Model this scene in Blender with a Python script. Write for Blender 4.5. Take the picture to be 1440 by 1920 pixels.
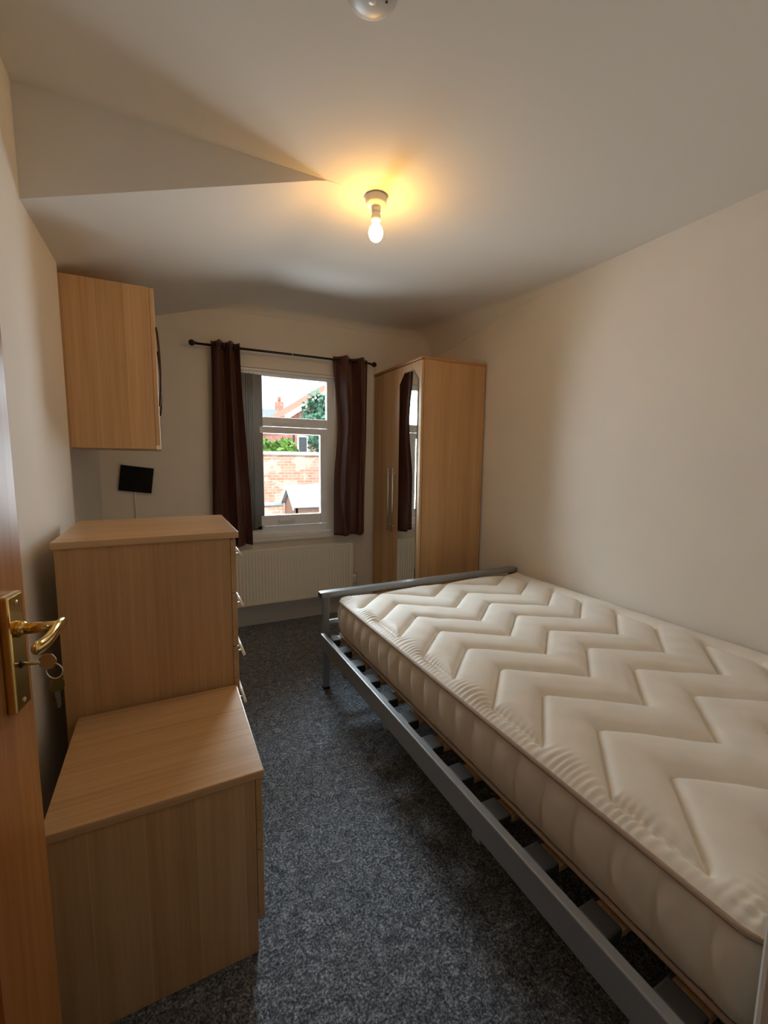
import bpy, bmesh, math, random
import numpy as np
from mathutils import Vector, Matrix
random.seed(7); rng = np.random.default_rng(7)
for o in list(bpy.data.objects): bpy.data.objects.remove(o)
SC = bpy.context.scene; COL = SC.collection

# ------------------------------------------------------------------ camera, sky, sun, exposure
F_PX = 811.57
cam_d = bpy.data.cameras.new('camera'); cam = bpy.data.objects.new('camera', cam_d); COL.objects.link(cam)
cam_d.sensor_fit = 'VERTICAL'; cam_d.sensor_height = 36.0; cam_d.lens = 36.0 * F_PX / 1920.0
cam_d.clip_start = 0.01
r_, u_, f_ = Vector((0.892973, -0.449965, 0.011452)), Vector((0.042524, 0.109666, 0.993058)), Vector((0.448097, 0.886287, -0.117063))
M = Matrix((r_, u_, -f_)).transposed().to_4x4(); M.translation = (0, 0, 1.3152)
cam.matrix_world = M
SC.camera = cam
SC.view_settings.view_transform = 'Standard'; SC.view_settings.look = 'None'
SC.view_settings.gamma = 1.0; SC.view_settings.use_curve_mapping = False
SC.view_settings.exposure = 0.28
SC.cycles.max_bounces = 14; SC.cycles.diffuse_bounces = 8; SC.cycles.glossy_bounces = 5
SC.cycles.transparent_max_bounces = 12; SC.cycles.caustics_reflective = False; SC.cycles.caustics_refractive = False
SC.cycles.use_denoising = True; SC.cycles.sample_clamp_indirect = 8.0

SKY = 1.9
world = bpy.data.worlds.new('sky'); SC.world = world; world.use_nodes = True
bgn = world.node_tree.nodes['Background']
bgn.inputs['Color'].default_value = (0.84, 0.93, 1.0, 1); bgn.inputs['Strength'].default_value = SKY
sun_d = bpy.data.lights.new('sun', 'SUN'); sun_d.energy = 4.6; sun_d.angle = 0.03; sun_d.color = (1.0, 0.95, 0.86)
sun = bpy.data.objects.new('sun', sun_d); COL.objects.link(sun); sun.rotation_euler = (math.radians(48), 0, math.radians(-28))

DAY = 52.0           # daylight entering through the window (sky and sunlit yard, watt)
day_d = bpy.data.lights.new('window_daylight', 'AREA'); day_d.shape = 'RECTANGLE'; day_d.size = 0.78; day_d.size_y = 1.30
day_d.energy = DAY; day_d.color = (0.82, 0.92, 1.0)
day = bpy.data.objects.new('window_daylight', day_d); COL.objects.link(day); day.location = (0.892, 3.56, 1.355); day.rotation_euler = (math.radians(-90), 0, 0)
skl_d = bpy.data.lights.new('sky_daylight', 'AREA'); skl_d.shape = 'RECTANGLE'; skl_d.size = 3.0; skl_d.size_y = 1.6
skl_d.energy = 1150.0; skl_d.color = (0.74, 0.87, 1.0)
skl = bpy.data.objects.new('sky_daylight', skl_d); COL.objects.link(skl); skl.location = (0.95, 5.2, 3.7)
skl.rotation_euler = (Vector((0.95, 2.7, 0.6)) - skl.location).to_track_quat('-Z', 'Y').to_euler()
BULB = 112.0          # strength of the bare bulb
HALL_FILL = 9.0           # strength of the fill lamp added behind the camera

# ------------------------------------------------------------------ room measures
XL, XL2, XR = -0.357, -0.388, 2.20       # left wall (near / far part), right wall
YB, YD, Y0 = 0.137, 3.457, 1.757         # door wall, window wall, ceiling step
YSTEP = 2.262
ZC = 2.412
WX0, WX1, WZ0, WZ1 = 0.50, 1.285, 0.70, 2.005   # window opening
DX0, DX1, DZ1 = -0.34, 0.44, 2.03        # door opening

# ------------------------------------------------------------------ materials
def nt(name):
    m = bpy.data.materials.new(name); m.use_nodes = True
    return m, m.node_tree, m.node_tree.nodes['Principled BSDF']
def node(t, typ, **kw):
    n = t.nodes.new(typ)
    for k, v in kw.items():
        if k in n.inputs: n.inputs[k].default_value = v
        else: setattr(n, k, v)
    return n
def ramp(t, fac, stops):
    r = t.nodes.new('ShaderNodeValToRGB'); e = r.color_ramp.elements
    while len(e) < len(stops): e.new(0.5)
    for el, (p, c) in zip(e, stops): el.position = p; el.color = (*c, 1)
    t.links.new(fac, r.inputs[0]); return r.outputs[0]
def mth(t, op, a, b=None):
    n = t.nodes.new('ShaderNodeMath'); n.operation = op
    for i, x in enumerate((a, b)):
        if x is None: continue
        if hasattr(x, 'links'): t.links.new(x, n.inputs[i])
        else: n.inputs[i].default_value = x
    return n.outputs[0]
def bump(t, b, h, strength, dist=0.002):
    n = node(t, 'ShaderNodeBump', Strength=strength, Distance=dist)
    t.links.new(h, n.inputs['Height']); t.links.new(n.outputs[0], b.inputs['Normal'])
def plain(name, col, rough=0.5, metal=0.0, coat=0.0, var=0.0, vscale=20, bmp=0.0, bscale=200, sheen=0.0, spec=0.5):
    m, t, b = nt(name)
    b.inputs['Base Color'].default_value = (*col, 1); b.inputs['Roughness'].default_value = rough
    b.inputs['Metallic'].default_value = metal; b.inputs['Coat Weight'].default_value = coat
    b.inputs['Sheen Weight'].default_value = sheen; b.inputs['Specular IOR Level'].default_value = spec
    co = t.nodes.new('ShaderNodeTexCoord').outputs['Object']
    if var:
        n = node(t, 'ShaderNodeTexNoise', Scale=vscale, Detail=4.0); t.links.new(co, n.inputs['Vector'])
        c = ramp(t, n.outputs['Fac'], [(0.3, tuple(x*(1-var) for x in col)), (0.7, tuple(min(1, x*(1+var)) for x in col))])
        t.links.new(c, b.inputs['Base Color'])
    if bmp:
        n = node(t, 'ShaderNodeTexNoise', Scale=bscale, Detail=3.0); t.links.new(co, n.inputs['Vector'])
        bump(t, b, n.outputs['Fac'], bmp)
    return m
def wood(name, light, dark, axis, strip=None, spacing=0.11, rough=0.4, fine=85.0, coat=0.0, contrast=1.0, wob=0.0):
    """grain runs along `axis` (0,1,2); `strip` is the axis across which laminate staves alternate"""
    m, t, b = nt(name)
    co = t.nodes.new('ShaderNodeTexCoord').outputs['Object']
    rnd = t.nodes.new('ShaderNodeObjectInfo').outputs['Random']
    sc = [fine]*3; sc[axis] = 2.2
    mp = node(t, 'ShaderNodeMapping'); mp.inputs['Scale'].default_value = sc
    t.links.new(co, mp.inputs['Vector'])
    addv = t.nodes.new('ShaderNodeVectorMath'); addv.operation = 'ADD'
    t.links.new(mp.outputs[0], addv.inputs[0])
    off = t.nodes.new('ShaderNodeCombineXYZ'); r50 = mth(t, 'MULTIPLY', rnd, 37.0)
    for i in range(3): t.links.new(r50, off.inputs[i])
    t.links.new(off.outputs[0], addv.inputs[1])
    vec = addv.outputs[0]
    n1 = node(t, 'ShaderNodeTexNoise', Scale=1.0, Detail=5.0, Roughness=0.62, Distortion=wob); t.links.new(vec, n1.inputs['Vector'])
    n2 = node(t, 'ShaderNodeTexNoise', Scale=0.16, Detail=3.0, Distortion=wob*2); t.links.new(vec, n2.inputs['Vector'])
    f = mth(t, 'ADD', mth(t, 'MULTIPLY', n1.outputs['Fac'], 0.55), mth(t, 'MULTIPLY', n2.outputs['Fac'], 0.45))
    if strip is not None:
        sx = t.nodes.new('ShaderNodeSeparateXYZ'); t.links.new(co, sx.inputs[0])
        q = mth(t, 'DIVIDE', sx.outputs[strip], spacing); q = mth(t, 'ADD', q, 0.35)
        cell = mth(t, 'FLOOR', q); fr = mth(t, 'FRACT', q)
        wn = t.nodes.new('ShaderNodeTexWhiteNoise'); wn.noise_dimensions = '1D'; t.links.new(cell, wn.inputs['W'])
        f = mth(t, 'ADD', f, mth(t, 'MULTIPLY', mth(t, 'SUBTRACT', wn.outputs['Value'], 0.5), 0.16))
        ln = mth(t, 'LESS_THAN', fr, 0.032)
        f = mth(t, 'SUBTRACT', f, mth(t, 'MULTIPLY', ln, 0.36))
    k = 0.17/contrast
    c = ramp(t, f, [(0.5-k, light), (0.5+k, dark)])
    t.links.new(c, b.inputs['Base Color'])
    b.inputs['Roughness'].default_value = rough; b.inputs['Coat Weight'].default_value = coat
    b.inputs['Coat Roughness'].default_value = 0.25
    bump(t, b, n1.outputs['Fac'], 0.12, 0.001)
    return m

WALLC = (0.79, 0.75, 0.685)
m_wall = plain('wall_paint', WALLC, 0.85, bmp=0.12, bscale=60, var=0.02, vscale=3, spec=0.25)
m_ceil = plain('ceiling_paint', (0.74, 0.715, 0.67), 0.9, bmp=0.10, bscale=40, spec=0.2)
m_gloss = plain('white_gloss_paint', (0.78, 0.77, 0.74), 0.35)
m_skirt = plain('skirting_paint', (0.50, 0.50, 0.50), 0.45)
m_upvc = plain('white_plastic_frame', (0.86, 0.89, 0.93), 0.3)
m_white = plain('white_plastic', (0.80, 0.79, 0.76), 0.35)
m_rad = plain('radiator_enamel', (0.86, 0.83, 0.73), 0.4)
LI, DK = (0.66, 0.43, 0.225), (0.48, 0.285, 0.130)
m_bz_x = wood('beech_vertical_stave_x', LI, DK, 2, 0)         # vertical grain, staves across x
m_bz_y = wood('beech_vertical_stave_y', LI, DK, 2, 1)
m_bz = wood('beech_vertical', (0.60, 0.365, 0.175), (0.42, 0.235, 0.098), 2, None, fine=110)
m_bx = wood('beech_along_x', LI, DK, 0, 1, spacing=0.125, rough=0.3)
m_by = wood('beech_along_y', LI, DK, 1, 0, rough=0.32)
m_edge = wood('beech_edge', (0.50, 0.24, 0.09), (0.36, 0.16, 0.06), 0, None)
m_edge_y = wood('beech_edge_y', (0.50, 0.24, 0.09), (0.36, 0.16, 0.06), 1, None)
m_pine = wood('varnished_pine', (0.60, 0.27, 0.08), (0.38, 0.135, 0.032), 2, None, rough=0.28, fine=42, coat=0.4, wob=1.2, contrast=0.9)
m_slat = wood('birch_slat', (0.60, 0.40, 0.20), (0.45, 0.27, 0.12), 0, None)
m_brass = plain('polished_brass', (0.83, 0.56, 0.19), 0.16, 1.0, var=0.08, vscale=60)
m_key = plain('worn_key_metal', (0.62, 0.52, 0.34), 0.3, 1.0)
m_chrome = plain('satin_metal', (0.75, 0.75, 0.74), 0.28, 1.0)
m_bed = plain('silver_grey_paint', (0.30, 0.315, 0.33), 0.38, 0.35)
m_blackp = plain('black_plastic', (0.012, 0.012, 0.014), 0.4)
m_holder = plain('slat_holder_plastic', (0.035, 0.037, 0.04), 0.5)
m_matte_black = plain('matte_black', (0.004, 0.004, 0.005), 0.55, spec=0.2)
m_rod = plain('black_iron', (0.02, 0.018, 0.017), 0.45, 0.4)
m_bronze = plain('dark_bronze', (0.07, 0.03, 0.02), 0.35, 0.6)
m_mirror = plain('silvered_glass', (0.90, 0.93, 0.91), 0.02, 1.0)
m_bevel = plain('bevelled_mirror_edge', (0.95, 0.97, 0.97), 0.06, 1.0)
m_ply = plain('back_board', (0.55, 0.42, 0.28), 0.7)
m_rubber = plain('rubber', (0.02, 0.02, 0.02), 0.7)
m_seal = plain('window_gasket', (0.25, 0.26, 0.27), 0.6)

def mat_curtain():
    m, t, b = nt('brown_satin_cloth')
    co = t.nodes.new('ShaderNodeTexCoord').outputs['Object']
    mp = node(t, 'ShaderNodeMapping'); mp.inputs['Scale'].default_value = (600, 600, 40); t.links.new(co, mp.inputs[0])
    n = node(t, 'ShaderNodeTexNoise', Scale=1.0, Detail=2.0); t.links.new(mp.outputs[0], n.inputs['Vector'])
    c = ramp(t, n.outputs['Fac'], [(0.35, (0.058, 0.018, 0.013)), (0.7, (0.085, 0.028, 0.020))])
    t.links.new(c, b.inputs['Base Color']); b.inputs['Roughness'].default_value = 0.42
    b.inputs['Sheen Weight'].default_value = 0.25; b.inputs['Sheen Tint'].default_value = (0.8, 0.5, 0.4, 1)
    return m
m_curt = mat_curtain()
def mat_blind():
    m, t, b = nt('grey_blind_fabric')
    b.inputs['Base Color'].default_value = (0.33, 0.335, 0.335, 1); b.inputs['Roughness'].default_value = 0.8
    tr = node(t, 'ShaderNodeBsdfTranslucent'); tr.inputs['Color'].default_value = (0.16, 0.165, 0.17, 1)
    mx = node(t, 'ShaderNodeMixShader'); mx.inputs[0].default_value = 0.12
    t.links.new(b.outputs[0], mx.inputs[1]); t.links.new(tr.outputs[0], mx.inputs[2])
    t.links.new(mx.outputs[0], t.nodes['Material Output'].inputs['Surface'])
    return m
m_blind = mat_blind()
def mat_glass():
    m, t, b = nt('window_glass')
    tr = node(t, 'ShaderNodeBsdfTransparent'); tr.inputs['Color'].default_value = (0.95, 0.97, 0.965, 1)
    gl = node(t, 'ShaderNodeBsdfGlossy'); gl.inputs['Roughness'].default_value = 0.02
    fr = node(t, 'ShaderNodeFresnel', IOR=1.45)
    mx = node(t, 'ShaderNodeMixShader'); t.links.new(fr.outputs[0], mx.inputs[0])
    t.links.new(tr.outputs[0], mx.inputs[1]); t.links.new(gl.outputs[0], mx.inputs[2])
    t.links.new(mx.outputs[0], t.nodes['Material Output'].inputs['Surface'])
    return m
m_glass = mat_glass()
def mat_carpet():
    m, t, b = nt('charcoal_twist_carpet')
    co = t.nodes.new('ShaderNodeTexCoord').outputs['Object']
    n = node(t, 'ShaderNodeTexNoise', Scale=150.0, Detail=3.0, Roughness=0.8); t.links.new(co, n.inputs['Vector'])
    n2 = node(t, 'ShaderNodeTexNoise', Scale=38.0, Detail=4.0, Roughness=0.65, Distortion=1.5); t.links.new(co, n2.inputs['Vector'])
    f = mth(t, 'ADD', mth(t, 'MULTIPLY', n.outputs['Fac'], 0.62), mth(t, 'MULTIPLY', n2.outputs['Fac'], 0.38))
    c = ramp(t, f, [(0.37, (0.018, 0.020, 0.025)), (0.48, (0.085, 0.095, 0.110)), (0.57, (0.26, 0.28, 0.31)), (0.67, (0.58, 0.60, 0.64))])
    t.links.new(c, b.inputs['Base Color']); b.inputs['Roughness'].default_value = 1.0
    b.inputs['Specular IOR Level'].default_value = 0.1; b.inputs['Sheen Weight'].default_value = 0.15
    bump(t, b, n.outputs['Fac'], 0.35, 0.003)
    return m
m_carpet = mat_carpet()
def mat_tick(name, col, sc=1.0):
    m, t, b = nt(name)
    co = t.nodes.new('ShaderNodeTexCoord').outputs['Object']
    n = node(t, 'ShaderNodeTexNoise', Scale=9.0, Detail=4.0); t.links.new(co, n.inputs['Vector'])
    c = ramp(t, n.outputs['Fac'], [(0.3, tuple(x*0.93 for x in col)), (0.7, col)])
    t.links.new(c, b.inputs['Base Color']); b.inputs['Roughness'].default_value = 0.6
    b.inputs['Sheen Weight'].default_value = 0.2
    n2 = node(t, 'ShaderNodeTexNoise', Scale=420.0, Detail=2.0); t.links.new(co, n2.inputs['Vector'])
    bump(t, b, n2.outputs['Fac'], 0.15, 0.001)
    return m
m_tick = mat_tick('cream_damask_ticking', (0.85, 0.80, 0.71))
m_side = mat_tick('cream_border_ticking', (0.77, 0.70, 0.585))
m_pipe = plain('taupe_piping', (0.36, 0.26, 0.19), 0.6)
def mat_brick(name, c1, c2, mortar, sc):
    m, t, b = nt(name)
    co = t.nodes.new('ShaderNodeTexCoord').outputs['Object']
    mp = node(t, 'ShaderNodeMapping'); mp.inputs['Rotation'].default_value = (math.pi/2, 0, 0); t.links.new(co, mp.inputs[0])
    br = node(t, 'ShaderNodeTexBrick', Scale=sc); br.inputs['Color1'].default_value = (*c1, 1); br.inputs['Color2'].default_value = (*c2, 1)
    br.inputs['Mortar'].default_value = (*mortar, 1); br.inputs['Mortar Size'].default_value = 0.02; br.inputs['Bias'].default_value = -0.1
    br.inputs['Brick Width'].default_value = 0.5; br.inputs['Row Height'].default_value = 0.17
    t.links.new(mp.outputs[0], br.inputs['Vector'])
    n = node(t, 'ShaderNodeTexNoise', Scale=5.0, Detail=6.0); t.links.new(co, n.inputs['Vector'])
    mx = t.nodes.new('ShaderNodeMixRGB'); mx.blend_type = 'MIX'
    t.links.new(mth(t, 'MULTIPLY', mth(t, 'GREATER_THAN', n.outputs['Fac'], 0.55), 0.45), mx.inputs[0])
    t.links.new(br.outputs[0], mx.inputs[1]); mx.inputs[2].default_value = (0.62, 0.52, 0.44, 1)
    t.links.new(mx.outputs[0], b.inputs['Base Color']); b.inputs['Roughness'].default_value = 0.95
    bump(t, b, br.outputs['Fac'], -0.4, 0.01)
    return m
m_brick = mat_brick('weathered_red_brick', (0.40, 0.20, 0.14), (0.52, 0.30, 0.22), (0.46, 0.37, 0.31), 3.1)
m_brick2 = mat_brick('red_house_brick', (0.42, 0.13, 0.09), (0.50, 0.18, 0.12), (0.50, 0.36, 0.30), 1.9)
m_coping = plain('pale_stone_coping', (0.66, 0.62, 0.56), 0.9, var=0.15, vscale=8)
m_slate = plain('grey_slate', (0.23, 0.26, 0.29), 0.8, var=0.2, vscale=6)
m_tile = plain('red_roof_tile', (0.44, 0.19, 0.13), 0.85, var=0.18, vscale=9)
m_leaf = plain('leaf_green', (0.15, 0.30, 0.05), 0.55, var=0.5, vscale=5)
m_leaf2 = plain('blue_green_leaf', (0.09, 0.22, 0.15), 0.55, var=0.5, vscale=5)
m_bark = plain('bark', (0.12, 0.08, 0.05), 0.9)
m_ground = plain('yard_concrete', (0.35, 0.33, 0.30), 0.95, var=0.15, vscale=3)
m_darkglass = plain('dark_window_glass', (0.05, 0.06, 0.07), 0.1)
m_shed = wood('shed_timber', (0.24, 0.13, 0.09), (0.15, 0.08, 0.055), 0, 2, spacing=0.1, rough=0.8)
m_felt = plain('grey_roof_felt', (0.24, 0.285, 0.31), 0.9, var=0.15, vscale=10)

# ------------------------------------------------------------------ builders
ORG = [Vector((0, 0, 0))]                      # world origin of the thing being built
def link(name, me, mat, parent=None, smooth=False):
    o = bpy.data.objects.new(name, me); COL.objects.link(o)
    if mat is not None and not me.materials: me.materials.append(mat)
    if parent is not None: o.parent = parent
    if smooth:
        for p in me.polygons: p.use_smooth = True
    return o
def tag(o, label, cat, group=None):
    o['label'] = label; o['category'] = cat
    if group: o['group'] = group
    return o
def thing(name, loc, label, cat, group=None, rz=0.0):
    o = bpy.data.objects.new(name, None); COL.objects.link(o); o.location = loc; o.rotation_euler = (0, 0, rz)
    o.empty_display_size = 0.1
    return tag(o, label, cat, group)
def struct(o): o['kind'] = 'structure'; return o
def bm_box(bm, x0, x1, y0, y1, z0, z1):
    vs = [bm.verts.new((x, y, z)) for x in (x0, x1) for y in (y0, y1) for z in (z0, z1)]
    for f in ((0,1,3,2), (4,6,7,5), (0,4,5,1), (2,3,7,6), (0,2,6,4), (1,5,7,3)): bm.faces.new([vs[i] for i in f])
    return vs
def fin(name, bm, mat, parent=None, smooth=False, org=None):
    o_ = ORG[0] if org is None else org
    bmesh.ops.translate(bm, verts=bm.verts, vec=-o_)
    bmesh.ops.recalc_face_normals(bm, faces=bm.faces)
    me = bpy.data.meshes.new(name); bm.to_mesh(me); bm.free()
    return link(name, me, mat, parent, smooth)
def box(name, x0, x1, y0, y1, z0, z1, mat, parent=None, bev=0.0015, seg=2):
    bm = bmesh.new(); bm_box(bm, x0, x1, y0, y1, z0, z1)
    if bev: bmesh.ops.bevel(bm, geom=list(bm.edges), offset=bev, segments=seg, affect='EDGES', profile=0.6)
    return fin(name, bm, mat, parent)
def boxes(name, lst, mat, parent=None):
    bm = bmesh.new()
    for b in lst: bm_box(bm, *b)
    return fin(name, bm, mat, parent)
def bm_tube(bm, pts, rad, seg=12, caps=True):
    pts = [Vector(p) for p in pts]; n = len(pts); rings = []
    rads = rad if hasattr(rad, '__len__') else [rad]*n
    up = None
    for i, p in enumerate(pts):
        d = (pts[min(i+1, n-1)] - pts[max(i-1, 0)]).normalized()
        if up is None:
            up = Vector((0, 0, 1)) if abs(d.z) < 0.9 else Vector((1, 0, 0))
        a = d.cross(up).normalized(); b = a.cross(d).normalized(); up = b
        rings.append([bm.verts.new(p + (a*math.cos(2*math.pi*k/seg) + b*math.sin(2*math.pi*k/seg))*rads[i]) for k in range(seg)])
    for i in range(n-1):
        for k in range(seg):
            bm.faces.new((rings[i][k], rings[i][(k+1) % seg], rings[i+1][(k+1) % seg], rings[i+1][k]))
    if caps: bm.faces.new(rings[0][::-1]); bm.faces.new(rings[-1])
def tube(name, pts, rad, mat, parent=None, seg=12):
    bm = bmesh.new(); bm_tube(bm, pts, rad, seg); return fin(name, bm, mat, parent, True)
def lathe(name, prof, mat, parent=None, c=(0, 0, 0), seg=32, axis='z'):
    """prof: list of (r, h)"""
    bm = bmesh.new(); c = Vector(c); rings = []
    def P(r, h, a):
        ca, sa = r*math.cos(a), r*math.sin(a)
        return c + (Vector((ca, sa, h)) if axis == 'z' else Vector((h, ca, sa)) if axis == 'x' else Vector((ca, h, sa)))
    for r, h in prof:
        rings.append([bm.verts.new(P(max(r, 1e-5), h, 2*math.pi*k/seg)) for k in range(seg)])
    for i in range(len(prof)-1):
        for k in range(seg): bm.faces.new((rings[i][k], rings[i][(k+1) % seg], rings[i+1][(k+1) % seg], rings[i+1][k]))
    bm.faces.new(rings[0]); bm.faces.new(rings[-1])
    bmesh.ops.remove_doubles(bm, verts=bm.verts, dist=2e-5)
    return fin(name, bm, mat, parent, True)
def torus(name, c, R, r, axis, mat, parent=None, sR=24, sr=8):
    bm = bmesh.new(); c = Vector(c); ax = Vector(axis).normalized()
    u = ax.orthogonal().normalized(); v = ax.cross(u)
    V = [[bm.verts.new(c + (u*math.cos(a)+v*math.sin(a))*(R+r*math.cos(b)) + ax*r*math.sin(b))
          for b in [2*math.pi*j/sr for j in range(sr)]] for a in [2*math.pi*i/sR for i in range(sR)]]
    for i in range(sR):
        for j in range(sr):
            bm.faces.new((V[i][j], V[(i+1) % sR][j], V[(i+1) % sR][(j+1) % sr], V[i][(j+1) % sr]))
    return fin(name, bm, mat, parent, True)
def prism(name, poly, d, mat, parent=None, bev=0.0):
    """poly: 3D outline points (planar), d: extrusion vector"""
    bm = bmesh.new(); d = Vector(d)
    a = [bm.verts.new(p) for p in poly]; b = [bm.verts.new(Vector(p)+d) for p in poly]; n = len(poly)
    bm.faces.new(a); bm.faces.new(b[::-1])
    for i in range(n): bm.faces.new((a[i], a[(i+1) % n], b[(i+1) % n], b[i]))
    if bev: bmesh.ops.bevel(bm, geom=list(bm.edges), offset=bev, segments=2, affect='EDGES')
    return fin(name, bm, mat, parent)
def grid_mesh(name, P, mat, parent=None, closed=False, smooth=True):
    """P: array (nu, nv, 3)"""
    P = np.asarray(P, float) - np.array(ORG[0]); nu, nv = P.shape[:2]
    idx = np.arange(nu*nv).reshape(nu, nv)
    if closed: idx = np.vstack([idx, idx[:1]])
    a, b, c, d = idx[:-1, :-1].ravel(), idx[1:, :-1].ravel(), idx[1:, 1:].ravel(), idx[:-1, 1:].ravel()
    F = np.stack([a, b, c, d], 1)
    me = bpy.data.meshes.new(name)
    me.vertices.add(nu*nv); me.vertices.foreach_set('co', P.reshape(-1))
    me.loops.add(F.size); me.loops.foreach_set('vertex_index', F.ravel())
    me.polygons.add(len(F)); me.polygons.foreach_set('loop_start', np.arange(0, F.size, 4)); me.polygons.foreach_set('loop_total', np.full(len(F), 4))
    me.update(calc_edges=True); me.validate()
    return link(name, me, mat, parent, smooth)
def copy_part(o, parent, dloc):
    c = o.copy(); COL.objects.link(c); c.parent = parent
    c.location = o.location + Vector(dloc); return c
def org(*p): ORG[0] = Vector(p)

# ================================================================== THE SETTING
org(0, 0, 0)
T = 0.12
struct(boxes('floor', [(-0.9, XR+T, -1.5, YD+0.25, -0.08, 0.0)], m_carpet))
struct(boxes('wall_left', [(XL-T, XL, YB, YSTEP, 0, 2.6), (XL-T-.03, XL2, YSTEP, YD, 0, 2.6)], m_wall))
struct(boxes('wall_right', [(XR, XR+T, YB-.12, YD, 0, 2.6)], m_wall))
WT = 0.09
struct(boxes('wall_window', [(XL-T-.03, WX0, YD, YD+WT, -.6, 2.75), (WX1, XR+T, YD, YD+WT, -.6, 2.75),
                             (WX0, WX1, YD, YD+WT, -.6, WZ0), (WX0, WX1, YD, YD+WT, WZ1, 2.75)], m_wall))
struct(boxes('wall_door', [(DX1+.03, XR, YB-.12, YB, 0, 2.6), (DX0-.03, DX1+.03, YB-.12, YB, DZ1+.03, 2.6),
                           (XL-T, DX0-.03, YB-.12, YB, 0, 2.6)], m_wall))
# landing behind the camera (closed, so no stray sky light)
struct(boxes('wall_landing', [(-0.9, -0.8, -1.5, YB-.12, 0, 2.6), (1.5, 1.6, -1.5, YB-.12, 0, 2.6), (-0.9, 1.6, -1.6, -1.5, 0, 2.6),
                              (-0.9, XL-T, YB-.12, YB, 0, 2.6)], m_wall))

# ceiling: flat, coved into right and window walls; beyond the step it drops to the left wall
def ceil_surface():
    n1 = 70
    xs = np.concatenate([np.linspace(XL2-.02, XR-0.30, 46), XR-0.30+0.30*np.sin(np.linspace(0, np.pi/2, 24))[1:], [XR+.02]])
    ys = np.concatenate([np.linspace(Y0, YD-0.16, 34), YD-0.16+0.16*np.sin(np.linspace(0, np.pi/2, 18))[1:], [YD+.02]])
    X, Y = np.meshgrid(xs, ys, indexing='ij')
    t = np.clip((Y-Y0)/(YD-Y0), 0, 1)
    Zf = ZC + 0.040*t
    zl = 2.088 + 0.012*np.clip((Y-Y0)/0.6, 0, 1) + 0.07*np.clip((Y-2.4)/1.05, 0, 1)**1.5
    xc = 0.615 - 0.05*t
    s = (xc - X)/(xc - XL)                           # 0 at the crease, 1 at the wall
    w = 0.015 + 0.10*t                               # crease softness grows towards the window
    sp = (s + np.sqrt(s*s + w*w))/2                  # smooth positive part
    Z = Zf - (Zf - zl)*np.minimum(sp, 1.2)
    # coves
    rr = 0.004 + 0.20*np.clip((Y-Y0)/1.5, 0, 1)**1.3
    d = np.clip(1-(XR-X)/rr, 0, 1); Z -= rr*(1-np.sqrt(np.clip(1-d*d, 0, 1)))
    r2 = 0.055
    d = np.clip(1-(YD-Y)/r2, 0, 1); Z -= r2*(1-np.sqrt(np.clip(1-d*d, 0, 1)))*np.clip((X-0.3)/0.3, 0, 1)
    Z += 0.004*np.sin(X*3.1+1)*np.sin(Y*2.3)*t
    return np.stack([X, Y, Z], -1), (X, Y, Z)
P, (cx_, cy_, cz_) = ceil_surface()
far = struct(grid_mesh('ceiling', P, m_ceil))
# flat near part and the upright triangular face of the step
xs = cx_[:, 0]; zs = cz_[:, 0]
bm = bmesh.new()
near_x = [(-0.9), 1.55+.0]
top = [bm.verts.new((x, Y0, ZC)) for x in xs]; lowr = [bm.verts.new((x, -1.6, ZC)) for x in xs]
for i in range(len(xs)-1): bm.faces.new((lowr[i], lowr[i+1], top[i+1], top[i]))
v1 = [bm.verts.new(p) for p in ((-0.95, -1.6, ZC), (xs[0], -1.6, ZC), (xs[0], Y0, ZC), (-0.95, Y0, ZC))]; bm.faces.new(v1)
near_ceiling = struct(fin('ceiling.001', bm, m_ceil))
bm = bmesh.new()
keep = [i for i in range(len(xs)) if zs[i] < ZC-1e-4 and xs[i] < 1.0]
tp = [bm.verts.new((xs[i], Y0, ZC+.001)) for i in keep]; lo = [bm.verts.new((xs[i], Y0, zs[i])) for i in keep]
for i in range(len(keep)-1): bm.faces.new((lo[i], lo[i+1], tp[i+1], tp[i]))
tri = fin('ceiling_step_face', bm, m_wall); struct(tri); tri.name = 'wall_ceiling_step'
# roof slab above everything keeps daylight out
struct(boxes('ceiling_slab', [(-1.0, XR+.3, -1.7, YD+.3, 2.62, 2.75)], m_ceil)).name = 'ceiling.002'

# skirting boards
def skirting(name, pts_boxes): return struct(boxes(name, pts_boxes, m_skirt))
def skirt_run(name, x0, x1, y0, y1, nrm):
    bm = bmesh.new()
    prof = [(0, 0), (0.016, 0), (0.016, 0.095), (0.013, 0.108), (0.007, 0.118), (0.004, 0.125), (0, 0.125)]
    A = [bm.verts.new((x0+nrm[0]*d, y0+nrm[1]*d, z)) for d, z in prof]; B = [bm.verts.new((x1+nrm[0]*d, y1+nrm[1]*d, z)) for d, z in prof]
    n = len(prof)
    for i in range(n): bm.faces.new((A[i], A[(i+1) % n], B[(i+1) % n], B[i]))
    bm.faces.new(A); bm.faces.new(B[::-1])
    return struct(fin(name, bm, m_skirt))
skirt_run('baseboard_window', XL2, XR, YD, YD, (0, -1))
skirt_run('baseboard_left', XL, XL, YB+.03, YSTEP, (1, 0))
skirt_run('baseboard_right', XR, XR, YB, YD-.017, (-1, 0))

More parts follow.
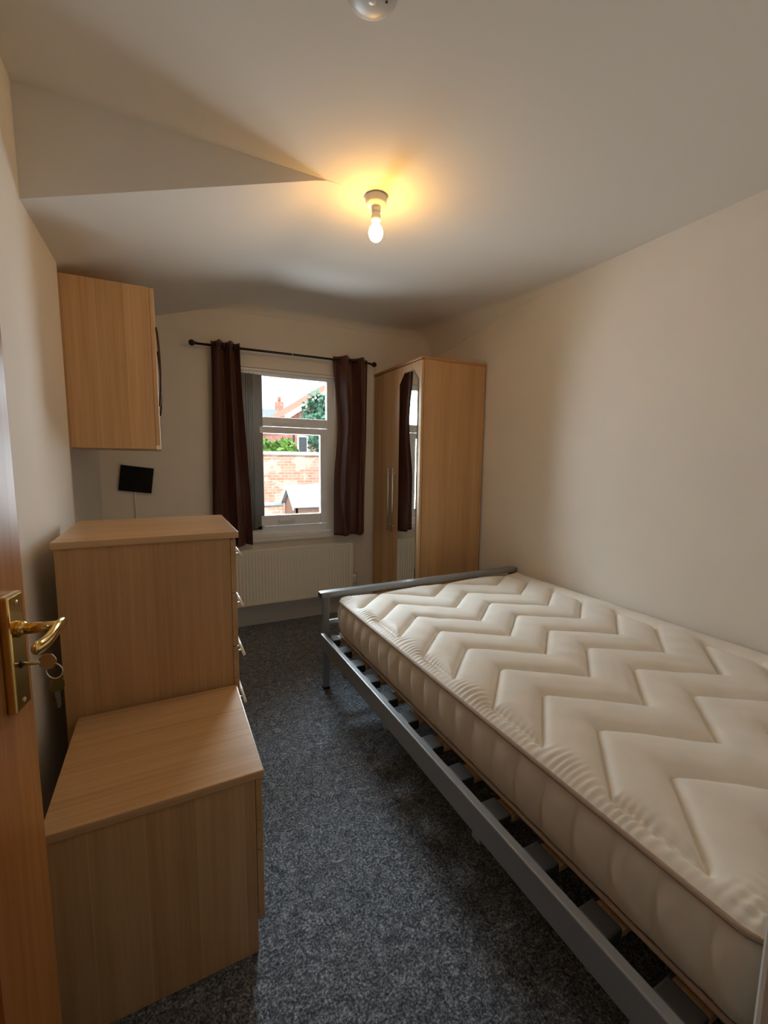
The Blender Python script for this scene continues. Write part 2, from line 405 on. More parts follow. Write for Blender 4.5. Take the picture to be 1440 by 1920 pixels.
# door lining and architrave (trim)
YA = YB + 0.013
lin = struct(boxes('trim_1', [(DX1, DX1+.03, YB-.12, YB, 0, DZ1), (DX0-.03, DX0, YB-.12, YB, 0, DZ1), (DX0-.03, DX1+.03, YB-.12, YB, DZ1, DZ1+.03)], m_gloss))
def archi():
    bm = bmesh.new()
    prof = [(0.025, 0), (0.025, 0.011), (0.028, 0.0135), (0.034, 0.0135), (0.044, 0.010), (0.060, 0.012), (0.078, 0.017), (0.084, 0.017), (0.087, 0.014), (0.087, 0)]
    for z0, z1 in ((0, DZ1+.085),):
        A = [bm.verts.new((DX1+d, YB+h, z0)) for d, h in prof]; B = [bm.verts.new((DX1+d, YB+h, z1)) for d, h in prof]
        n = len(prof)
        for i in range(n): bm.faces.new((A[i], A[(i+1) % n], B[(i+1) % n], B[i]))
        bm.faces.new(A); bm.faces.new(B[::-1])
    bm_box(bm, DX0-.015, DX1+.087, YB, YB+.014, DZ1+.025, DZ1+.085)
    return struct(fin('trim_2', bm, m_gloss))
archi()

# ------------------------------------------------------------------ window
YW0, YW1 = YD+.034, YD+.074               # frame depth
win = struct(box('window_1', WX0, WX0+.055, YW0, YW1, WZ0+.025, WZ1, m_upvc, bev=.004))
def wpart(name, *b, bev=.004): return box(name, *b, m_upvc, win, bev=bev)
wpart('window_frame', WX1-.062, WX1, YW0, YW1, WZ0+.025, WZ1)
wpart('window_frame', WX0+.055, WX1-.062, YW0, YW1, WZ1-.05, WZ1)
wpart('window_frame', WX0+.055, WX1-.062, YW0, YW1, WZ0+.025, WZ0+.085)
wpart('transom', WX0+.055, WX1-.062, YW0, YW1, 1.575, 1.648)
# opening casement below
cx0, cx1, cz0, cz1 = WX0+.057, WX1-.064, WZ0+.087, 1.573
for b in ((cx0, cx0+.06, cz0, cz1), (cx1-.06, cx1, cz0, cz1), (cx0+.06, cx1-.06, cz0, cz0+.085), (cx0+.06, cx1-.06, cz1-.052, cz1)):
    wpart('casement', b[0], b[1], YW0-.012, YW1-.012, b[2], b[3], bev=.006)
box('pane', cx0+.05, cx1-.05, YW0+.022, YW0+.026, cz0+.07, cz1-.045, m_glass, win, bev=0)
box('pane', WX0+.045, WX1-.052, YW0+.03, YW0+.034, 1.635, WZ1-.04, m_glass, win, bev=0)
box('trickle_vent', 0.78, 1.02, YW0-.010, YW0+.004, 1.585, 1.603, m_white, win, bev=.003)
hd = box('window_handle', 0.905, 0.935, YW0-.032, YW0-.012, cz0+.028, cz0+.052, m_white, win, bev=.004)
box('handle_lever', 0.80, 0.935, YW0-.052, YW0-.034, cz0+.030, cz0+.050, m_white, win, bev=.006)
sill = struct(box('trim_3', WX0-.05, WX1+.05, YD-.035, YD-.001, WZ0-.03, WZ0-.001, m_gloss, bev=.006)); 
struct(box('trim_4', WX0+.001, WX1-.001, YD-.001, YW0+.03, WZ0+.0005, WZ0+.024, m_gloss, bev=.001))

# ------------------------------------------------------------------ yard and houses outside
GZ = -0.62
def outdoor():
    struct(boxes('ground', [(-40, 60, YD+.26, 70, GZ-.3, GZ)], m_ground))
    org(0, 8.6, GZ)
    # garden wall with coping
    g = thing('garden_wall', (0, 8.6, GZ), 'weathered brick garden wall with pale coping seen through the window', 'wall')
    boxes('brickwork', [(-9, 12, 8.5, 8.73, GZ, 1.41)], m_brick, g)
    x = -9.0; k = 0
    proto = box('coping_stone', x, x+.595, 8.46, 8.77, 1.41, 1.475, m_coping, g, bev=.008)
    for k in range(1, 35): copy_part(proto, g, (k*.6, 0, 0))
    # low wall with dark cap in front
    org(1.0, 7.7, GZ)
    lw = thing('low_wall', (1.0, 7.7, GZ), 'low brick wall with dark flat cap in front of the garden wall', 'wall')
    boxes('brickwork', [(-1.5, 1.84, 7.62, 7.80, GZ, .52)], m_brick, lw)
    box('cap', -1.55, 1.845, 7.58, 7.84, .52, .565, m_slate, lw, bev=.006)
    # shed with pitched roof
    org(2.6, 7.2, GZ)
    s = thing('garden_shed', (2.6, 7.2, GZ), 'small garden shed with pitched grey felt roof behind the window', 'shed')
    x0, x1 = 1.87, 4.2
    boxes('front_wall', [(x0, x1, 6.84, 6.87, GZ, .61)], m_shed, s)
    boxes('back_wall', [(x0, x1, 7.53, 7.56, GZ, .61)], m_shed, s)
    for xx in (x0, x1-.03):
        prism('gable_wall', [(xx, 6.84, GZ), (xx, 7.56, GZ), (xx, 7.56, .61), (xx, 7.2, .87), (xx, 6.84, .61)], (.03, 0, 0), m_shed, s)
    for sg in (-1, 1):
        y2 = 7.2+sg*.44
        prism('roof_panel', [(x0-.06, 7.2, .875), (x0-.06, y2, .555), (x0-.06, y2, .58), (x0-.06, 7.2, .905)], (x1-x0+.12, 0, 0), m_felt, s)
        prism('bargeboard', [(x0-.075, 7.2, .84), (x0-.075, y2, .52), (x0-.075, y2, .585), (x0-.075, 7.2, .91)], (.014, 0, 0), m_coping, s)
    # red house with tiled gable roof
    org(9, 24, GZ)
    h = thing('red_brick_house', (9, 24, GZ), 'red brick house with red tiled gable roof beyond the garden wall', 'house')
    xa, xb, xm = 5.75, 14.0, 9.9
    prism('house_wall', [(xa, 22, GZ), (xb, 22, GZ), (xb, 22, 3.55), (xm, 22, 6.2), (xa, 22, 3.55)], (0, 8, 0), m_brick2, h)
    prism('roof_slope', [(xa-.3, 21.8, 3.34), (xm, 21.8, 6.2), (xm, 21.8, 6.38), (xa-.3, 21.8, 3.52)], (0, 8.4, 0), m_tile, h)
    prism('roof_slope', [(xb+.3, 21.8, 3.34), (xm, 21.8, 6.2), (xm, 21.8, 6.38), (xb+.3, 21.8, 3.52)], (0, 8.4, 0), m_tile, h)
    prism('bargeboard', [(xa-.32, 21.7, 3.25), (xm, 21.7, 6.13), (xm, 21.7, 6.40), (xa-.32, 21.7, 3.52)], (0, .1, 0), m_gloss, h)
    for (wx, wz, ww, hh) in ((6.1, 1.55, .55, 1.0), (8.2, 1.2, 1.2, 1.4), (11.4, 1.2, 1.2, 1.4)):
        w = box('house_window', wx, wx+ww, 21.93, 22.02, wz, wz+hh, m_upvc, h, bev=.01)
        box('pane', wx+.07, wx+ww-.07, 21.915, 21.94, wz+.07, wz+hh-.07, m_darkglass, w, bev=0)
        box('sill', wx-.08, wx+ww+.08, 21.86, 22.02, wz-.1, wz, m_coping, w, bev=.01)
    tube('downpipe', [(5.9, 21.93, GZ), (5.9, 21.93, 3.3)], .05, m_rod, h)
    c_ = box('chimney', 9.5, 10.3, 24, 24.7, 5.5, 7.4, m_brick2, h, bev=.01)
    lathe('chimney_pot', [(.12, 0), (.13, .4), (.10, .45)], m_tile, c_, (9.9, 24.35, 7.4), 12)
    # grey slate terrace far left
    org(4, 40, GZ)
    tce = thing('slate_roof_terrace', (4, 40, GZ), 'distant terrace with grey slate roof and chimney left of the red house', 'house')
    boxes('terrace_wall', [(-8, 9.4, 36, 44, GZ, 3.7)], m_brick2, tce)
    prism('roof_slope', [(-8.3, 35.6, 3.6), (-8.3, 40, 5.6), (-8.3, 40, 5.8), (-8.3, 35.6, 3.8)], (18, 0, 0), m_slate, tce)
    prism('roof_slope', [(-8.3, 44.4, 3.6), (-8.3, 40, 5.6), (-8.3, 40, 5.8), (-8.3, 44.4, 3.8)], (18, 0, 0), m_slate, tce)
    for cxx in (9.2, 3.0, -3.0):
        ch = box('chimney', cxx, cxx+.6, 39.7, 40.4, 5.2, 6.5, m_brick2, tce, bev=.01)
        lathe('chimney_pot', [(.13, 0), (.14, .4), (.11, .45)], m_tile, ch, (cxx+.3, 40.05, 6.5), 12)
    for wx in (-6, -3.5, -1, 1.5, 4, 6.8):
        w = box('house_window', wx, wx+1, 35.92, 36.02, 1.6, 3.0, m_upvc, tce, bev=.01)
        box('pane', wx+.08, wx+.92, 35.9, 35.94, 1.68, 2.92, m_darkglass, w, bev=0)
    # trees and bush
    def tree(name, label, loc, h0, rx, rz, n, mat, leaf=.16):
        org(*loc)
        t = thing(name, loc, label, 'tree')
        L = Vector(loc)
        top = L + Vector((0, 0, h0))
        tube('trunk', [L, L+Vector((.05, .03, h0*.5)), top, top+Vector((-.06, .05, rz*.7))], [.11, .09, .07, .02], m_bark, t, 10)
        V = []; Fc = []
        for i in range(n):
            d = rng.normal(size=3); d /= np.linalg.norm(d); r = rng.uniform(.35, 1)**.5
            lump = 1+.22*math.sin(5*d[0]+2)*math.cos(4*d[2]+d[1]*3)
            c0 = np.array(top) + np.array([0, 0, rz*.75]) + d*r*lump*np.array([rx, rx, rz])
            a = rng.normal(size=3); a /= np.linalg.norm(a); b = np.cross(a, rng.normal(size=3)); b /= np.linalg.norm(b)
            s_ = leaf*rng.uniform(.6, 1.2); k = len(V)
            V += [c0-a*s_, c0+b*s_*.5, c0+a*s_, c0-b*s_*.5]; Fc.append((k, k+1, k+2, k+3))
        me = bpy.data.meshes.new('foliage'); me.from_pydata([tuple(np.array(v)-np.array(L)) for v in V], [], Fc)
        link('foliage', me, mat, t)
    tree('garden_bush', 'bright green bush above the garden wall left of the red house', (3.62, 15.5, GZ), 1.4, .75, .72, 1500, m_leaf, .14)
    tree('garden_tree', 'blue green tree rising beside the red tiled roof at right', (5.45, 14.8, GZ), 2.3, 1.05, 1.2, 2200, m_leaf2)
    tree('leafy_tree', 'leafy blue green tree seen in the wardrobe mirror', (-3.75, 11.8, GZ), 2.4, 1.9, 1.9, 3200, m_leaf2, .2)
outdoor()

# ================================================================== FURNITURE
# ------------------------------------------------------------------ bed
BX0, BX1 = 0.747, 2.192
def bed():
    org(1.47, 1.27, 0)
    b = thing('bed_frame', (1.47, 1.27, 0), 'silver grey metal bed frame with wooden slats under the mattress', 'bed frame')
    yf, yh = 2.274, 0.206
    for (x, y, z) in ((.767, yf, .548), (BX1-.037, yf, .548), (.767, yh, .548), (BX1-.037, yh, .548)):
        p = box('post', x, x+.035, y-.0175, y+.0175, .012, z, m_bed, b, bev=.004)
        box('foot_cap', x-.002, x+.037, y-.0195, y+.0195, 0, .014, m_rubber, p, bev=.003)
    def rail(y, z):
        r = box('top_rail', .752, BX1, y-.026, y+.026, z, z+.031, m_bed, b, bev=.006, seg=3)
        for xx in (.748, BX1-.001): box('end_cap', xx, xx+.006, y-.024, y+.024, z+.002, z+.029, m_blackp, r, bev=.001)
    rail(yf, .547); rail(yh, .547)
    for y in (yf, yh):
        box('cross_bar', .80, BX1-.037, y-.011, y+.011, .385, .408, m_bed, b, bev=.004)
        box('cross_bar', .80, BX1-.037, y-.012, y+.012, .262, .300, m_bed, b, bev=.003)
    for x in (BX0, BX1-.029):
        box('side_rail', x, x+.028, yh+.0185, yf-.0185, .257, .342, m_bed, b, bev=.005, seg=3)
    for y in (.40, .88, 1.46, 1.92):
        box('rail_bracket', BX0+.004, BX0+.024, y-.018, y+.018, .236, .257, m_bed, b, bev=.003)
    box('centre_beam', 1.455, 1.485, yh+.013, yf-.013, .258, .297, m_bed, b, bev=.003)
    for y in (.75, 1.7):
        lg = box('centre_leg', 1.457, 1.483, y-.013, y+.013, .012, .258, m_bed, b, bev=.003)
        box('foot_cap', 1.454, 1.486, y-.016, y+.016, 0, .014, m_rubber, lg, bev=.002)
    s0 = box('slat', BX0+.062, BX1-.062, .36-.034, .36+.034, .308, .324, m_slat, b, bev=.002)
    h0 = box('slat_holder', BX0+.0285, BX0+.080, .36-.037, .36+.037, .300, .3365, m_holder, b, bev=.005)
    h1 = box('slat_holder', BX1-.095, BX1-.0295, .36-.037, .36+.037, .300, .3365, m_holder, b, bev=.005)
    for k in range(1, 12):
        for o in (s0, h0, h1): copy_part(o, b, (0, k*.1655, 0))
bed()

# ------------------------------------------------------------------ mattress
def mattress():
    X0, X1, Yn, Yf, Zb, Zt = 0.838, 2.186, 0.250, 2.236, 0.338, 0.535
    org(1.512, 1.28, Zb)
    root = thing('mattress', (1.512, 1.28, Zb), 'cream quilted mattress with zigzag stitching on grey metal bed frame', 'mattress')
    W, L = X1-X0, Yf-Yn
    nx, ny = 240, 470
    R = 0.06
    gx = np.linspace(0, 1, nx); gy = np.linspace(0, 1, ny)
    U, V = np.meshgrid(gx, gy, indexing='ij')
    x = U*W; y = V*L
    # squeeze the grid corners to a rounded rectangle
    ins = R
    def rr_inset(t, n_):                     # how far the border moves in at distance t from a corner
        return np.where(t < ins, ins-np.sqrt(np.clip(ins*ins-(ins-t)**2, 0, None)), 0)
    iy = rr_inset(np.minimum(y, L-y), 0)
    xx = iy + (W-2*iy)*U
    yy = y
    # serpentine zigzag stitch line
    xv = [0.055, 0.255, 0.505, 0.715, 0.97, 1.215]
    off = [0, .19, 0, .18, .01, .195]
    lines = []
    for k in range(-1, 9):
        y0 = 0.125+.2055*k
        lines.append([(a, y0+o) for a, o in zip(xv, off)])
    segs = []
    for i, ln in enumerate(lines):
        segs += list(zip(ln[:-1], ln[1:]))
        if i+1 < len(lines):
            nxt = lines[i+1]
            if i % 2 == 0: segs.append((ln[-1], nxt[-1]))
            else: segs.append((ln[0], nxt[0]))
    D = np.full(xx.shape, 9.0)
    for (ax, ay), (bx, by) in segs:
        dx, dy = bx-ax, by-ay; l2 = dx*dx+dy*dy
        t = np.clip(((xx-ax)*dx+(yy-ay)*dy)/l2, 0, 1)
        D = np.minimum(D, np.hypot(xx-ax-t*dx, yy-ay-t*dy))
    ed = np.minimum(np.minimum(xx, W-xx), np.minimum(yy, L-yy))     # to border
    dcl = np.minimum(D, 0.2)
    h = 0.030*(1-np.exp(-(dcl/0.0145)))+0.04*dcl
    inside = 1-np.exp(-(ed/0.030)**1.3)
    Z = Zt - 0.004 + 0.016*inside + (h-0.017)*inside
    # gathers between piping and quilting
    wob = 0.35*np.sin(yy*17)+0.25*np.sin(yy*41+1)
    gat = np.sin(2*np.pi*(yy/0.021+wob+xx*9)) * (0.75+0.25*np.sin(yy*23+2))
    gl = np.exp(-((xx-0.042)/0.028)**2)
    gr = np.exp(-((W-xx-0.042)/0.028)**2)
    gatx = np.sin(2*np.pi*(xx/0.024+0.4*np.sin(xx*19)+yy*9))*(0.6+0.4*np.sin(xx*29))
    gf = np.exp(-((L-yy-0.045)/0.03)**2)+np.exp(-((yy-0.045)/0.03)**2)
    patch = np.clip(0.85+0.4*np.sin(yy*2*np.pi/0.411+2.2), 0.5, 1)
    Z += 0.0034*gat*(gl+gr)*patch + 0.0022*gatx*gf*0.8
    nz = np.zeros_like(xx)
    for _ in range(26):
        kx, ky, ph = rng.uniform(-55, 55), rng.uniform(-55, 55), rng.uniform(0, 6.28)
        nz += np.sin(kx*xx+ky*yy+ph)/26
    Z += 0.006*nz*inside + 0.004*np.sin(xx*4.2+.4)*np.sin(yy*3.1)*inside
    Pm = np.stack([X0+xx, Yn+yy, Z], -1)
    grid_mesh('top_panel', Pm, m_tick, root)
    # border strip
    per = []
    n = 900
    # perimeter of the rounded rectangle, counter-clockwise with normals
    def perim(inset=0.0):
        pts = []
        r = R
        cs = [(X0+r, Yn+r, math.pi), (X1-r, Yn+r, 1.5*math.pi), (X1-r, Yf-r, 0), (X0+r, Yf-r, .5*math.pi)]
        corners = []
        for (cx, cy, a0) in cs:
            for k in range(13):
                a = a0+k*(math.pi/2)/12
                corners.append((cx+r*math.cos(a), cy+r*math.sin(a), math.cos(a), math.sin(a)))
        out = []
        for i in range(len(corners)):
            p, q = corners[i], corners[(i+1) % len(corners)]
            d = math.hypot(q[0]-p[0], q[1]-p[1]); m = max(1, int(d/0.006))
            for j in range(m):
                t = j/m; out.append([p[k_]*(1-t)+q[k_]*t for k_ in range(4)])
        return np.array(out)
    Q = perim()
    dl = np.hypot(*(np.roll(Q[:, :2], -1, 0)-Q[:, :2]).T); sarc = np.concatenate([[0], np.cumsum(dl)[:-1]]); tot = dl.sum()
    npan = round(tot/0.096); ph = (sarc/tot*npan + 0.35) % 1.0
    seam = np.minimum(ph, 1-ph)*0.096
    zz = np.linspace(0, 1, 22)
    rows = []
    for t in zz:
        bul = 0.012*np.sin(np.pi*t)**0.6
        puff = 0.0125*(1-np.exp(-seam/0.014))*np.sin(np.pi*np.clip(t, 0, 1))**0.45
        kn = 0.002*np.sin(sarc*60+7*t)*np.sin(np.pi*t)
        o_ = bul+puff+kn-0.012
        z = Zb+0.008+(Zt-0.014-Zb)*t + 0.0*o_
        rows.append(np.stack([Q[:, 0]+Q[:, 2]*o_, Q[:, 1]+Q[:, 3]*o_, np.full(len(Q), z)], -1))
    rows = np.stack(rows, 1)
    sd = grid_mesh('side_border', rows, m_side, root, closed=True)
    # bottom panel
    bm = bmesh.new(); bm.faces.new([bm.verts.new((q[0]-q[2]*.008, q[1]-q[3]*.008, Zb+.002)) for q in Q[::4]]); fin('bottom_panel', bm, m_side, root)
    # piping top and bottom
    for nm, z, r in (('piping', Zt-.003, .0065), ('piping', Zb+.0075, .0065)):
        ring = []
        for k in range(8):
            a = 2*math.pi*k/8
            ring.append(np.stack([Q[:, 0]+Q[:, 2]*(r*math.cos(a)-.002), Q[:, 1]+Q[:, 3]*(r*math.cos(a)-.002), np.full(len(Q), z+r*math.sin(a))], -1))
        ring.append(ring[0]); grid_mesh(nm, np.stack(ring, 1), m_pipe, root, closed=True)
mattress()

# ------------------------------------------------------------------ wardrobe
def wardrobe():
    x0, x1, y0, y1, zt = 1.626, 2.186, 2.657, 3.425, 2.044
    org(1.9, 3.06, 0)
    w = thing('wardrobe', (1.9, 3.06, 0), 'tall two door beech wardrobe with mirror on its nearer door', 'wardrobe')
    box('side_panel', x0+.022, x1, y0, y0+.018, 0, zt-.02, m_bz, w)
    box('side_panel', x0+.022, x1, y1-.018, y1, 0, zt-.02, m_bz, w)
    box('top_panel', x0-.006, x1+.002, y0-.006, y1+.004, zt-.02, zt, m_edge, w, bev=.004)
    box('back_panel', x1-.004, x1, y0+.018, y1-.018, .05, zt-.02, m_ply, w, bev=0)
    box('base_panel', x0+.024, x1-.004, y0+.018, y1-.018, .07, .088, m_bz, w)
    box('plinth', x0+.05, x0+.066, y0+.018, y1-.018, 0, .07, m_bz, w)
    ym = 3.052
    d1 = box('door', x0, x0+.019, y0+.001, ym-.0015, .09, zt-.024, m_bz_y, w, bev=.003)
    d2 = box('door', x0, x0+.019, ym+.0015, y1-.001, .09, zt-.024, m_bz_y, w, bev=.003)
    # mirror with clipped corners and a bevelled rim
    ya, yb, za, zb, c = 2.692, 2.975, .16, 1.972, .075
    def octo(i, x): 
        a, b, p, q, k = ya+i, yb-i, za+i, zb-i, c-i*.4
        return [(x, a+k, p), (x, b-k, p), (x, b, p+k), (x, b, q-k), (x, b-k, q), (x, a+k, q), (x, a, q-k), (x, a, p+k)]
    prism('mirror', octo(.010, x0-.0052), (.0042, 0, 0), m_mirror, d1)
    bm = bmesh.new(); A = [bm.verts.new(p) for p in octo(.010, x0-.0053)]; B = [bm.verts.new(p) for p in octo(0, x0-.0015)]
    for i in range(8): bm.faces.new((A[i], A[(i+1) % 8], B[(i+1) % 8], B[i]))
    fin('mirror_bevel', bm, m_bevel, d1)
    for d, y in ((d1, ym-.032), (d2, ym+.045)):
        hb = tube('handle', [(x0-.028, y, .755), (x0-.028, y, 1.262)], .0055, m_chrome, d)
        for z in (.80, 1.215): tube('handle_post', [(x0+.002, y, z), (x0-.028, y, z)], .005, m_chrome, d, 10)
    for k in range(1): pass
wardrobe()

# ------------------------------------------------------------------ chest of drawers
def pull(name, x, y0, y1, z, parent, mat, out=.034):
    h = tube(name, [(x+out, y0, z), (x+out, y1, z)], .0058, mat, parent)
    return h
def chest():
    x0, x1, y0, y1, zt = -.306, .216, 1.528, 2.031, 1.07
    org(-.05, 1.78, 0)
    c = thing('chest_of_drawers', (-.05, 1.78, 0), 'tall beech chest of five drawers with white bar handles behind bedside cabinet', 'chest of drawers')
    box('side_panel', x0+.006, x1-.028, y0+.008, y0+.024, 0, zt-.022, m_bz, c)
    box('side_panel', x0+.006, x1-.028, y1-.024, y1-.008, 0, zt-.022, m_bz, c)
    box('top_panel', x0, x1, y0, y1, zt-.022, zt, m_bx, c, bev=.003)
    box('back_panel', x0+.006, x0+.010, y0+.024, y1-.024, .02, zt-.022, m_ply, c, bev=0)
    box('plinth', x1-.06, x1-.044, y0+.024, y1-.024, 0, .082, m_bz, c)
    box('base_panel', x0+.010, x1-.045, y0+.024, y1-.024, .068, .083, m_bz, c)
    for k in range(5):
        z = .088+.1915*k
        d = box('drawer', x1-.027, x1-.009, y0+.009, y1-.009, z, z+.188, m_by, c, bev=.002)
        zh = z+.105
        pull('handle', x1-.009, 1.645, 1.885, zh, d, m_white)
        for y in (1.69, 1.84): tube('handle_post', [(x1-.010, y, zh), (x1+.025, y, zh)], .004, m_chrome, d, 10)
chest()

# ------------------------------------------------------------------ bedside cabinet
def bedside():
    x0, x1, y0, y1, zt = -.268, .194, 1.046, 1.519, .528
    org(-.04, 1.28, 0)
    c = thing('bedside_cabinet', (-.04, 1.28, 0), 'low beech two drawer bedside cabinet between door and tall chest', 'cabinet')
    box('side_panel', x0+.004, x1-.022, y0+.008, y0+.024, 0, zt-.022, m_bz_x, c)
    box('side_panel', x0+.004, x1-.022, y1-.024, y1-.008, 0, zt-.022, m_bz_x, c)
    box('top_panel', x0, x1, y0, y1, zt-.022, zt, m_bx, c, bev=.003)
    box('back_panel', x0+.004, x0+.008, y0+.024, y1-.024, .02, zt-.022, m_ply, c, bev=0)
    box('plinth', x1-.06, x1-.044, y0+.024, y1-.024, 0, .085, m_bz, c)
    box('base_panel', x0+.008, x1-.045, y0+.024, y1-.024, .07, .085, m_bz, c)
    for z0, z1 in ((.095, .297), (.300, .500)):
        d = box('drawer', x1-.021, x1-.004, y0+.009, y1-.009, z0, z1, m_by, c, bev=.002)
        zh = (z0+z1)/2
        pull('handle', x1-.004, 1.19, 1.38, zh, d, m_chrome, .022)
        for y in (1.22, 1.35): tube('handle_post', [(x1-.005, y, zh), (x1+.018, y, zh)], .004, m_chrome, d, 10)
bedside()

# ------------------------------------------------------------------ wall cupboard
def cupboard():
    x0, x1, y0, y1, z0, z1 = XL2+.002, -.012, 2.279, 2.94, 1.358, 2.068
    org(-.2, 2.6, z0)
    c = thing('wall_cupboard', (-.2, 2.6, z0), 'beech wall cupboard mounted high on the left wall', 'cupboard')
    box('side_panel', x0, x1-.019, y0, y0+.018, z0, z1, m_bz_x, c)
    box('side_panel', x0, x1-.019, y1-.018, y1, z0, z1, m_bz_x, c)
    box('top_panel', x0, x1-.019, y0+.018, y1-.018, z1-.018, z1, m_bz, c)
    box('bottom_panel', x0, x1-.019, y0+.018, y1-.018, z0, z0+.018, m_bz, c)
    box('back_panel', x0, x0+.004, y0+.018, y1-.018, z0+.018, z1-.018, m_ply, c, bev=0)
    ym = (y0+y1)/2
    for a, b, hy in ((y0+.001, ym-.0015, y0+.075), (ym+.0015, y1-.001, y1-.075)):
        d = box('door', x1-.018, x1, a, b, z0+.002, z1-.002, m_bz_y, c, bev=.002)
        hz = [1.56+.36*k/14 for k in range(15)]
        tube('handle', [(x1+.002+.011*math.sin(math.pi*k/14)**.6, hy, z) for k, z in enumerate(hz)], .005, m_bronze, d, 10)
    box('corner_cap', x1-.019, x1+.002, y0-.002, y0+.012, z0-.002, z0+.016, m_white, c, bev=.002)
cupboard()

# ------------------------------------------------------------------ radiator
def radiator():
    x0, x1, z0, z1, yf, yb = .36, 1.405, .178, .62, YD-.095, YD-.03
    org(.88, YD-.06, z0)
    r = thing('radiator', (.88, YD-.06, z0), 'cream ribbed panel radiator below the window', 'radiator')
    n = 41; pts = []
    xa, xb = x0+.018, x1-.018; pit = (xb-xa)/n
    prof = [(x0, yf+.002), (xa, yf+.002)]
    for i in range(n):
        q = xa+i*pit
        prof += [(q+pit*.12, yf+.002), (q+pit*.30, yf+.010), (q+pit*.70, yf+.010), (q+pit*.88, yf+.002)]
    prof += [(x1, yf+.002)]
    zs_ = [z0+.006, z0+.03, z0+.05, z1-.07, z1-.05, z1-.012]; am = [0, 0, 1, 1, 0, 0]
    Pq = np.array([[(px, yf+.002+(py-yf-.002)*a, z) for z, a in zip(zs_, am)] for px, py in prof])
    grid_mesh('front_panel', Pq, m_rad, r, smooth=False)
    box('front_panel_body', x0, x1, yf+.0125, yf+.02, z0+.006, z1-.012, m_rad, r, bev=.003)
    box('back_panel', x0+.005, x1-.005, yb-.012, yb, z0+.006, z1-.012, m_rad, r, bev=.003)
    box('side_cover', x0-.003, x0+.002, yf, yb, z0+.005, z1-.004, m_rad, r, bev=.002)
    box('side_cover', x1-.002, x1+.003, yf, yb, z0+.005, z1-.004, m_rad, r, bev=.002)
    box('top_edge', x0-.003, x1+.003, yf-.002, yf+.014, z1-.014, z1, m_rad, r, bev=.004)
    box('top_edge', x0-.003, x1+.003, yb-.014, yb, z1-.014, z1, m_rad, r, bev=.004)
    bars = [(x0+.01, x1-.01, yf+.014+.0135*i, yf+.018+.0135*i, z1-.010, z1-.003) for i in range(1, 3)]
    boxes('top_grille', bars, m_rad, r)
    for x in (x0+.15, x1-.15): box('wall_bracket', x-.015, x+.015, yb, YD+.0, z0+.08, z1-.08, m_rad, r, bev=.002)
    v = thing('radiator_valve', (x1+.03, YD-.06, z0), 'white thermostatic radiator valve at the right end of radiator', 'valve')
    org(x1+.03, YD-.06, z0)
    lathe('valve_head', [(.012, 0), (.017, .004), (.019, .02), (.019, .06), (.017, .075), (.010, .082)], m_white, v, (x1+.03, YD-.06, z0+.075), 20)
    tube('valve_body', [(x1+.03, YD-.06, z0+.02), (x1+.03, YD-.06, z0+.075)], .010, m_chrome, v)
    tube('valve_tail', [(x1+.005, YD-.06, z0+.035), (x1+.03, YD-.06, z0+.035)], .008, m_chrome, v)
    tube('pipe', [(x1+.03, YD-.06, 0), (x1+.03, YD-.06, z0+.02)], .0075, m_white, v)
radiator()

# ------------------------------------------------------------------ curtains, pole, blind
YP, ZP = YD-.085, 2.112
def pole():
    org(.9, YP, ZP)
    p = thing('curtain_pole', (.9, YP, ZP), 'thin black curtain pole with ball finials above the window', 'curtain pole')
    tube('pole', [(.235, YP, ZP-.002), (1.565, YP, ZP+.004)], .0085, m_rod, p)
    for x, sg in ((.235, -1), (1.565, 1)):
        pr = [(.009, 0), (.011, .006), (.008, .012)] + [(.021*math.sin(math.pi*(.15+.85*k/10)), .032-.021*math.cos(math.pi*(.15+.85*k/10))) for k in range(11)]
        lathe('finial', [(r, sg*h) for r, h in pr], m_rod, p, (x, YP, ZP), 20, 'x')
    for x in (.37, 1.50):
        b = tube('bracket', [(x, YD-.001, ZP-.02), (x, YP-.0, ZP-.013)], .006, m_rod, p)
        lathe('bracket_plate', [(.02, 0), (.02, -.006)], m_rod, b, (x, YD-.0005, ZP-.02), 20, 'y')
    torus('joint_ring', (.905, YP, ZP), .0095, .002, (1, 0, 0), m_white, p)
pole()
